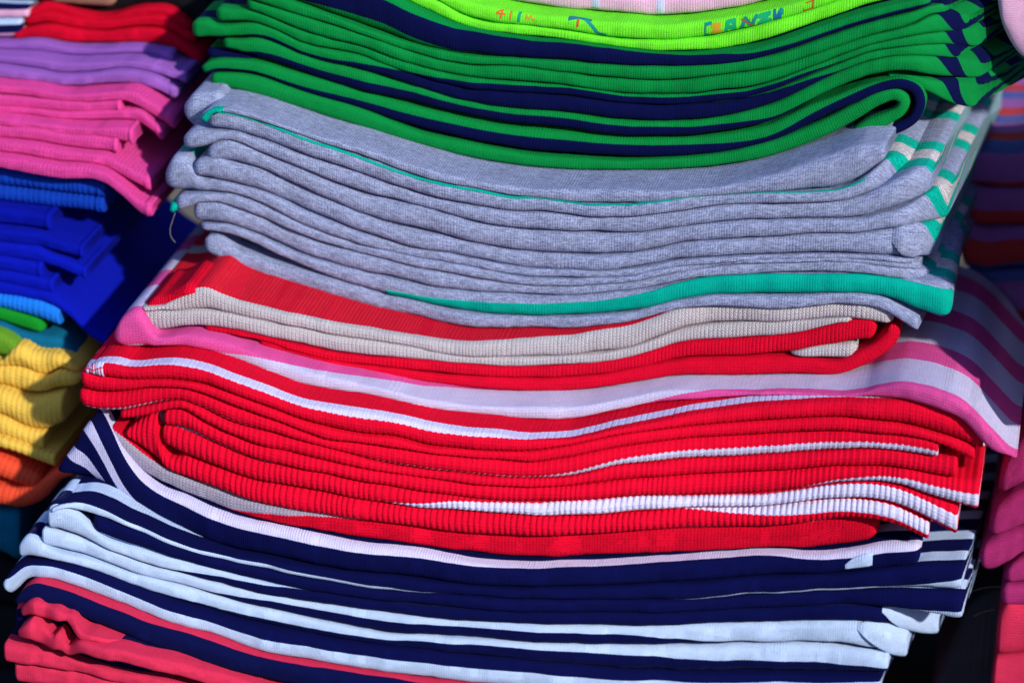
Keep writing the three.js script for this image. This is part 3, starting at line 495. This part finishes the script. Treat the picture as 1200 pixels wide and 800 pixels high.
// lowest of the middle pile: rumpled coral garments down to the table
const C2 = [[4, 752], [20, 756], [60, 764], [100, 778], [200, 800], [320, 826], [600, 862], [1000, 866]];
const C3 = [[0, 776], [40, 782], [100, 792], [160, 806], [300, 846], [600, 892], [1000, 896]];
const C4 = [[10, 806], [60, 812], [140, 836], [300, 880], [600, 926], [1000, 930]];
garment('folded_coral_shirt', 'coral folded shirt with ruffled left end, under the coral and navy striped one', 'folded shirt', gTops, [
  { x: [16, 1000], T: pre([[16, 720], [32, 708]], C1), B: C2, z: shift(zC, -0.006), zt: zC, mat: K.coral, ph: 0, eL: 8, wob: 2 },
  { x: [21, 240], T: [[21, 716], [30, 708], [44, 706], [60, 714], [74, 720], [86, 724], [92, 738], [110, 744], [150, 750], [200, 764], [240, 778]], B: [[21, 726], [34, 724], [52, 727], [66, 731], [78, 729], [88, 748], [110, 750], [150, 756], [200, 769], [240, 781]], z: [[26, 0.1180], [39, 0.1202], [52, 0.1172], [66, 0.1197], [79, 0.1173], [92, 0.1201], [150, 0.110], [230, 0.096], [300, 0.090], [440, 0.076]], mat: K.coralAll, ph: 0, eL: 6, eR: 30, name: 'ruffle', wob: 1.6 },
  { x: [18, 440], T: [[18, 740], [30, 732], [43, 726], [52, 736], [60, 748], [69, 742], [78, 758], [90, 753], [110, 757], [150, 764], [240, 786], [330, 812], [440, 840]], B: [[18, 746], [30, 752], [44, 760], [58, 764], [69, 766], [80, 770], [92, 768], [110, 772], [150, 780], [240, 802], [330, 828], [440, 856]], z: [[22, 0.1199], [36, 0.1223], [51, 0.1190], [65, 0.1218], [80, 0.1192], [94, 0.1223], [300, 0.096], [440, 0.085]], mat: K.coralAll, ph: 0, eL: 5, eR: 20, name: 'ruffle', wob: 1.6 },
]);
garment('folded_coral_shirt', 'coral folded shirt with navy inside its open left end, lowest in the middle pile', 'folded shirt', gTops, [
  { x: [2, 1000], T: C2, B: C3, z: zC, mat: K.coralAll, eL: 6, wob: 2 },
  { x: [14, 1000], T: C3, B: C4, z: zC, mat: K.coralAll, eL: 6, wob: 2 },
]);

// ---------------------------------------------------------------- left pile
const X0 = -70, gL = 'folded garments in the left pile';
const r0 = [[X0, 14], [28, 12], [55, 4], [90, 14], [120, 19], [160, 10], [190, 9], [222, 28], [236, 44]], r1 = [[X0, 24], [28, 21], [55, 16], [90, 23], [120, 25], [160, 21], [190, 20], [218, 37]];
const r2 = [[X0, 36], [20, 33], [55, 27], [90, 34], [120, 36], [160, 32], [190, 34], [228, 56]], r3 = [[X0, 47], [12, 46], [40, 44], [80, 51], [120, 52], [160, 51], [200, 58], [234, 77]];
const l1 = [[X0, 54], [0, 57], [40, 60], [80, 64], [120, 63], [160, 62], [203, 74]], l2 = [[X0, 68], [0, 74], [40, 80], [70, 85], [100, 84], [140, 79], [180, 85], [218, 98]], l3 = [[X0, 86], [0, 91], [40, 96], [80, 102], [120, 100], [150, 98], [180, 106], [206, 119]];
const k1 = [[X0, 106], [0, 111], [50, 117], [100, 120], [140, 119], [160, 126], [180, 138], [203, 153]], k2 = [[X0, 122], [0, 125], [60, 130], [100, 132], [141, 130]], k3 = [[X0, 128], [0, 132], [60, 138], [110, 142], [150, 142], [170, 150], [190, 165]];
const k4 = [[X0, 142], [0, 149], [40, 152], [80, 159], [120, 161], [155, 171]], k5 = [[X0, 156], [0, 162], [40, 167], [80, 173], [137, 179]], k6 = [[X0, 170], [0, 178], [60, 187], [100, 191], [120, 196], [150, 211], [175, 224]], k7 = [[X0, 188], [0, 198], [40, 206], [80, 211], [105, 211], [120, 216], [140, 231], [165, 252], [177, 254]];
const stripy = cloth('jersey', [['navy', 4], ['white2', 5], ['navy', 4], ['palePink', 4]]), blackC = cloth('jersey', [['black', 10]]);
garment('folded_black_garment', 'black folded garment, topmost of the left pile', 'folded garment', gL, [
  { x: [X0, 250], T: [[X0, -50], [250, -40]], B: pre([[X0, 8], [28, 4]], r0), z: -0.077, mat: blackC },
  { x: [56, 134], T: [[56, -8], [134, -10]], B: [[56, 4], [90, 6], [128, 9]], z: -0.074, mat: cloth('jersey', [['brown', 20]]), name: 'waistband' },
]);
garment('folded_striped_garment', 'small navy, white and pink striped folded garment beside the red ones', 'folded garment', gL, [
  { x: [X0, 32], T: [[X0, 0], [32, 6]], B: [[X0, 22], [32, 22]], z: -0.068, mat: stripy, ph: 3, cutR: 1, eR: 4 },
  { x: [X0, 24], T: [[X0, 22], [32, 22]], B: [[X0, 46], [24, 44]], z: -0.066, mat: stripy, ph: 0, cutR: 1, eR: 4 },
]);
const redC = cloth('knit', [['red', 20]]), lavC = cloth('knit', [['lavender', 20]]), hotC = cloth('knit', [['hotPink', 20]]), royC = cloth('rib', [['royal', 20]]), deepC = cloth('knit', [['deepBlue', 20]]);
garment('folded_red_garment', 'plain red folded garment under the black one in the left pile', 'folded garment', gL, [
  { x: [28, 222], T: r0, B: r1, z: -0.072, mat: redC }, { x: [24, 228], T: r1, B: r2, z: -0.070, mat: redC },
]);
garment('folded_red_garment', 'plain red folded garment lying on the lavender ones', 'folded garment', gL, [{ x: [10, 236], T: r2, B: r3, z: -0.066, zt: -0.070, mat: redC }]);
garment('folded_lavender_garment', 'lavender folded garment directly under the red ones', 'folded garment', gL, [{ x: [X0, 202], T: r3, B: l1, z: -0.060, zt: -0.066, mat: lavC, cutR: 1, hem: 11 }]);
garment('folded_lavender_garment', 'lavender folded garment, the middle one of three', 'folded garment', gL, [{ x: [X0, 218], T: l1, B: l2, thin: [180, 17], z: -0.048, zt: -0.060, mat: lavC, cutR: 1, hem: 11 }]);
garment('folded_lavender_garment', 'lavender folded garment lying on the hot pink ones', 'folded garment', gL, [{ x: [X0, 206], T: l2, B: l3, thin: [175, 13], z: -0.042, zt: -0.048, mat: lavC, cutR: 1, hem: 11 }]);
garment('folded_pink_garment', 'hot pink folded garment directly under the lavender ones', 'folded garment', gL, [
  { x: [X0, 203], T: l3, B: k1, thin: [150, 15], z: -0.030, zt: -0.042, mat: hotC, cutR: 1, hem: 11 }, { x: [X0, 141], T: k1, B: k2, z: -0.030, mat: hotC, cutR: 1, hem: 11, eR: 3 },
]);
garment('folded_pink_garment', 'hot pink folded garment, second of the hot pink ones counted down from the lavender', 'folded garment', gL, [
  { x: [X0, 190], T: k2, B: k3, thin: [155, 13], z: -0.028, mat: hotC, cutR: 1, hem: 11 }, { x: [X0, 155], T: k3, B: k4, z: -0.018, zt: -0.028, mat: hotC, cutR: 1, hem: 11, eR: 4 },
]);
garment('folded_pink_garment', 'hot pink folded garment, third of the hot pink ones counted down from the lavender', 'folded garment', gL, [
  { x: [X0, 137], T: k4, B: k5, z: -0.016, mat: hotC, cutR: 1, hem: 11, eR: 3 }, { x: [X0, 176], T: k5, B: k6, thin: [112, 14], z: -0.011, zt: -0.016, mat: hotC, cutR: 1, hem: 11 },
]);
garment('folded_pink_garment', 'hot pink folded garment lying on the blue ones', 'folded garment', gL, [{ x: [X0, 177], T: k6, B: k7, thin: [112, 15], z: -0.004, zt: -0.011, mat: hotC, cutR: 1, hem: 11 }]);
const b1 = [[X0, 206], [0, 219], [60, 225], [123, 233]], b2 = [[X0, 226], [0, 237], [60, 244], [120, 250]], b3 = [[X0, 258], [0, 265], [40, 268], [58, 270]], b4 = [[X0, 276], [0, 285], [40, 290], [95, 303]], b5 = [[X0, 296], [0, 302], [60, 313], [100, 329]];
const b6 = [[X0, 310], [0, 318], [50, 328]], b7 = [[X0, 326], [0, 332], [40, 341], [62, 345]], b8 = [[X0, 340], [0, 346], [40, 352], [60, 358], [80, 371], [100, 391], [125, 407]], b9 = [[X0, 354], [0, 362], [40, 374], [68, 384]];
const g1 = [[X0, 372], [0, 378], [20, 386], [50, 394]], t1 = [[X0, 384], [0, 392], [20, 404], [40, 414], [70, 420], [96, 436]];
garment('folded_royal_blue_garment', 'royal blue ribbed folded garment directly under the hot pink ones', 'folded garment', gL, [
  { x: [X0, 123], T: k7, B: b1, z: -0.012, mat: royC, cutR: 1, hem: 11, eR: 4 }, { x: [X0, 121], T: b1, B: b2, z: -0.012, mat: royC, cutR: 1, hem: 11, eR: 4 },
]);
garment('folded_deep_blue_garment', 'deep blue folded garment under the royal blue ribbed one', 'folded garment', gL, [
  { x: [X0, 58], T: b2, B: b3, z: -0.002, zt: -0.012, mat: deepC, cutR: 1, hem: 11, eR: 3 }, { x: [X0, 96], T: b3, B: b4, thin: [40, 13], z: 0.004, zt: -0.002, mat: deepC, cutR: 1, hem: 11, eR: 3 },
]);
garment('folded_deep_blue_garment', 'deep blue folded garment, second below the royal blue ribbed one', 'folded garment', gL, [
  { x: [X0, 100], T: b4, B: b5, thin: [40, 13], z: 0.006, mat: deepC, cutR: 1, hem: 11, eR: 3 }, { x: [X0, 49], T: b5, B: b6, z: 0.008, mat: deepC, cutR: 1, hem: 11, eR: 3 },
]);
garment('folded_deep_blue_garment', 'broad deep blue folded garment reaching furthest towards the red ribbed sweaters', 'folded garment', gL, [
  { x: [X0, 62], T: b6, B: b7, z: 0.010, mat: deepC, cutR: 1, hem: 11, eR: 3 }, { x: [X0, 126], T: b7, B: b8, thin: [50, 12], z: 0.012, mat: deepC, cutR: 1, hem: 11, eR: 4 },
]);
garment('folded_sky_blue_garment', 'sky blue folded garment between the deep blue and the green one', 'folded garment', gL, [{ x: [X0, 69], T: b8, B: b9, z: 0.014, mat: cloth('rib', [['sky', 20]]), cutR: 1, eR: 5 }]);
garment('folded_plain_green_garment', 'plain green folded garment beneath the sky blue one', 'folded garment', gL, [{ x: [X0, 50], T: b9, B: g1, z: 0.015, mat: cloth('jersey', [['green2', 20]]), eR: 8 }]);
garment('folded_teal_garment', 'teal blue folded garment on top of the yellow ones', 'folded garment', gL, [{ x: [X0, 97], T: pre([[X0, 372], [0, 378], [20, 388], [50, 394]], [[70, 398], [96, 424]]), B: t1, z: 0.015, mat: cloth('jersey', [['sea', 20]]), eR: 8 }]);
const yelC = cloth('rib', [['yellow', 20]]), y1 = [[X0, 424], [0, 428], [30, 434], [50, 444], [70, 436], [90, 440]], y2 = [[X0, 446], [0, 452], [30, 462], [60, 458], [92, 452]], y3 = [[X0, 484], [0, 490], [30, 505], [48, 508], [72, 500]], y4 = [[X0, 506], [0, 514], [50, 531]], y5 = [[X0, 520], [0, 527], [40, 540], [63, 549]];
garment('folded_lime_garment', 'yellow green folded garment wedged between the teal and the yellow ones', 'folded garment', gL, [{ x: [X0, 26], T: t1, B: [[X0, 414], [0, 420], [26, 424]], z: 0.024, mat: cloth('knit', [['olive', 20]]) }]);
garment('folded_yellow_garment', 'yellow knit folded garment with wavy edge, upper of the two yellow ones', 'folded garment', gL, [
  { x: [X0, 92], T: pre([[X0, 414], [0, 420]], t1), B: y1, z: 0.026, mat: yelC, wob: 2 }, { x: [X0, 92], T: y1, B: y2, z: 0.028, mat: yelC, wob: 2 }, { x: [X0, 73], T: y2, B: y3, z: 0.036, zt: 0.028, mat: yelC, cutR: 1, eR: 4 },
]);
garment('folded_yellow_garment', 'yellow knit folded garment lying on the orange one', 'folded garment', gL, [
  { x: [X0, 51], T: y3, B: y4, z: 0.038, mat: yelC, cutR: 1, eR: 4 }, { x: [X0, 64], T: y4, B: y5, z: 0.042, mat: yelC, cutR: 1, eR: 4 },
]);
const oraC = cloth('rib', [['orange', 20]]);
garment('folded_orange_garment', 'orange red ribbed folded garment looping back on itself under the yellow ones', 'folded garment', gL, [
  { path: [[X0, 530, 26], [0, 551, 26], [30, 562, 22], [46, 566, 16]], z: 0.044, mat: oraC, eR: 8 },
  { path: [[X0, 574, 26], [0, 583, 26], [22, 586, 26], [42, 580, 22], [56, 568, 18], [68, 558, 15], [86, 553, 12]], z: 0.046, mat: oraC, eR: 6 },
]);
const seaC = cloth('jersey', [['sea', 20]]), ol = [[X0, 588], [0, 600], [24, 600], [40, 594]];
const low = [[X0, 640], [0, 652], [14, 660], [30, 664]], low2 = [[X0, 700], [30, 716]], low3 = [[X0, 780], [30, 790]], low4 = [[X0, 838], [30, 846]];
garment('folded_teal_garment', 'dark teal folded garment under the orange one', 'folded garment', gL, [{ x: [X0, 24], T: ol, B: low, z: 0.044, mat: seaC, cutR: 1 }]);
garment('folded_black_garment', 'black folded garment at the foot of the left pile', 'folded garment', gL, [
  { x: [X0, 40], T: low, B: low2, z: 0.038, mat: blackC }, { x: [X0, 40], T: low2, B: low3, z: 0.038, mat: blackC }, { x: [X0, 40], T: low3, B: low4, z: 0.038, mat: blackC },
]);

// ---------------------------------------------------------------- right pile
const X1 = 1420, gR = 'folded garments in the right pile';
const magC = cloth('knit', [['magenta', 20]]), corC = cloth('knit', [['coral', 20]]), plumC = cloth('jersey', [['plum', 14], ['slate', 12], ['wine', 12]]);
garment('folded_magenta_garment', 'magenta knit folded garment hanging beside the pink striped shirt', 'folded garment', gR, [
  { x: [1170, X1], T: [[1170, 560], [1182, 534], [1200, 510], [X1, 470]], B: [[1170, 586], [1185, 580], [1200, 572], [X1, 540]], z: -0.004, mat: magC, eL: 10, wob: 1.6 },
  { x: [1158, X1], T: [[1158, 604], [1172, 588], [1200, 573], [X1, 541]], B: [[1158, 632], [1180, 626], [1200, 618], [X1, 590]], z: -0.002, mat: magC, eL: 10, wob: 1.6 },
  { x: [1147, X1], T: [[1147, 644], [1160, 633], [1200, 620], [X1, 591]], B: [[1147, 664], [1158, 672], [1180, 664], [1200, 652], [X1, 620]], z: 0, mat: magC, eL: 8, wob: 1.6 },
]);
garment('folded_magenta_garment', 'magenta knit folded garment between the hanging magenta and the coral ones', 'folded garment', gR, [
  { x: [1176, X1], T: [[1176, 668], [1200, 654], [X1, 622]], B: [[1176, 686], [1200, 686], [X1, 660]], z: -0.002, mat: magC }, { x: [1172, X1], T: [[1172, 688], [1200, 687], [X1, 661]], B: [[1172, 712], [1200, 712], [X1, 690]], z: -0.001, mat: magC },
]);
garment('folded_coral_garment', 'coral red knit folded garment under the magenta ones', 'folded garment', gR, [
  { x: [1166, X1], T: [[1166, 724], [1178, 708], [1200, 712], [X1, 691]], B: [[1166, 772], [1200, 770], [X1, 740]], z: 0, mat: corC, eL: 6 }, { x: [1158, X1], T: [[1158, 772], [X1, 741]], B: [[1158, 850], [1200, 850], [X1, 820]], z: 0.0, mat: corC, eL: 6 },
]);
garment('folded_black_ribbed_garment', 'black ribbed folded garment between the navy striped shirts and coral pile', 'folded garment', gR, [
  { x: [1088, 1190], T: [[1088, 800], [1104, 760], [1124, 716], [1145, 696], [1190, 690]], B: [[1088, 850], [1190, 850]], z: -0.03, mat: cloth('rib', [['charcoal', 20]]), eL: 6 },
  thread([[1128, 700], [1142, 692], [1158, 688], [1174, 687]], -0.022, creamC), thread([[1142, 722], [1152, 717], [1166, 714]], -0.022, creamC),
]);
garment('folded_dark_striped_garment', 'plum, wine red and blue striped folded garment behind the pink striped shirt', 'folded garment', gR, [
  { x: [1122, X1], T: [[1122, 176], [X1, 150]], B: [[1122, 214], [1160, 222], [X1, 200]], z: -0.13, mat: plumC, wob: 2 },
  { x: [1130, X1], T: [[1130, 214], [1160, 222], [X1, 200]], B: [[1130, 262], [1160, 268], [X1, 240]], z: -0.13, mat: plumC, ph: 6, wob: 2 },
  { x: [1124, X1], T: [[1124, 262], [1160, 268], [X1, 240]], B: [[1124, 312], [1160, 318], [X1, 290]], z: -0.125, mat: plumC, ph: 12, wob: 2 },
  { x: [1128, X1], T: [[1128, 312], [1160, 318], [X1, 290]], B: [[1128, 380], [1160, 388], [X1, 350]], z: -0.125, mat: plumC, ph: 3, wob: 2 },
]);
garment('folded_pale_pink_garment', 'pale pink folded garment beside the green striped shirts', 'folded garment', gR, [
  { x: [1166, X1], T: [[1166, -60], [X1, -90]], B: [[1166, 12], [1180, 48], [1196, 72], [1220, 80], [X1, 60]], z: -0.06, mat: cloth('jersey', [['palePink', 20]]), eL: 10 },
]);
// the right pile goes on above the magenta garment, just outside the frame
[['coral', 'coral'], ['navy', 'navy'], ['magenta', 'magenta'], ['deepBlue', 'deep blue']].forEach(([c, word], i) => {
  const y = 500 - i * 62;
  garment('folded_' + word.replace(' ', '_') + '_garment', word + ' plain folded garment high in the pile beyond the magenta one', 'folded garment', gR, [
    { x: [1216 + (i * 7) % 11, X1], T: [[1216, y - 64], [X1, y - 84]], B: [[1216, y - 3], [X1, y - 24]], z: 0.034 - (i % 3) * 0.004, mat: cloth('jersey', [[c, 20]]), nose: 0.01 },
  ]);
});
renderer.render(scene, camera);
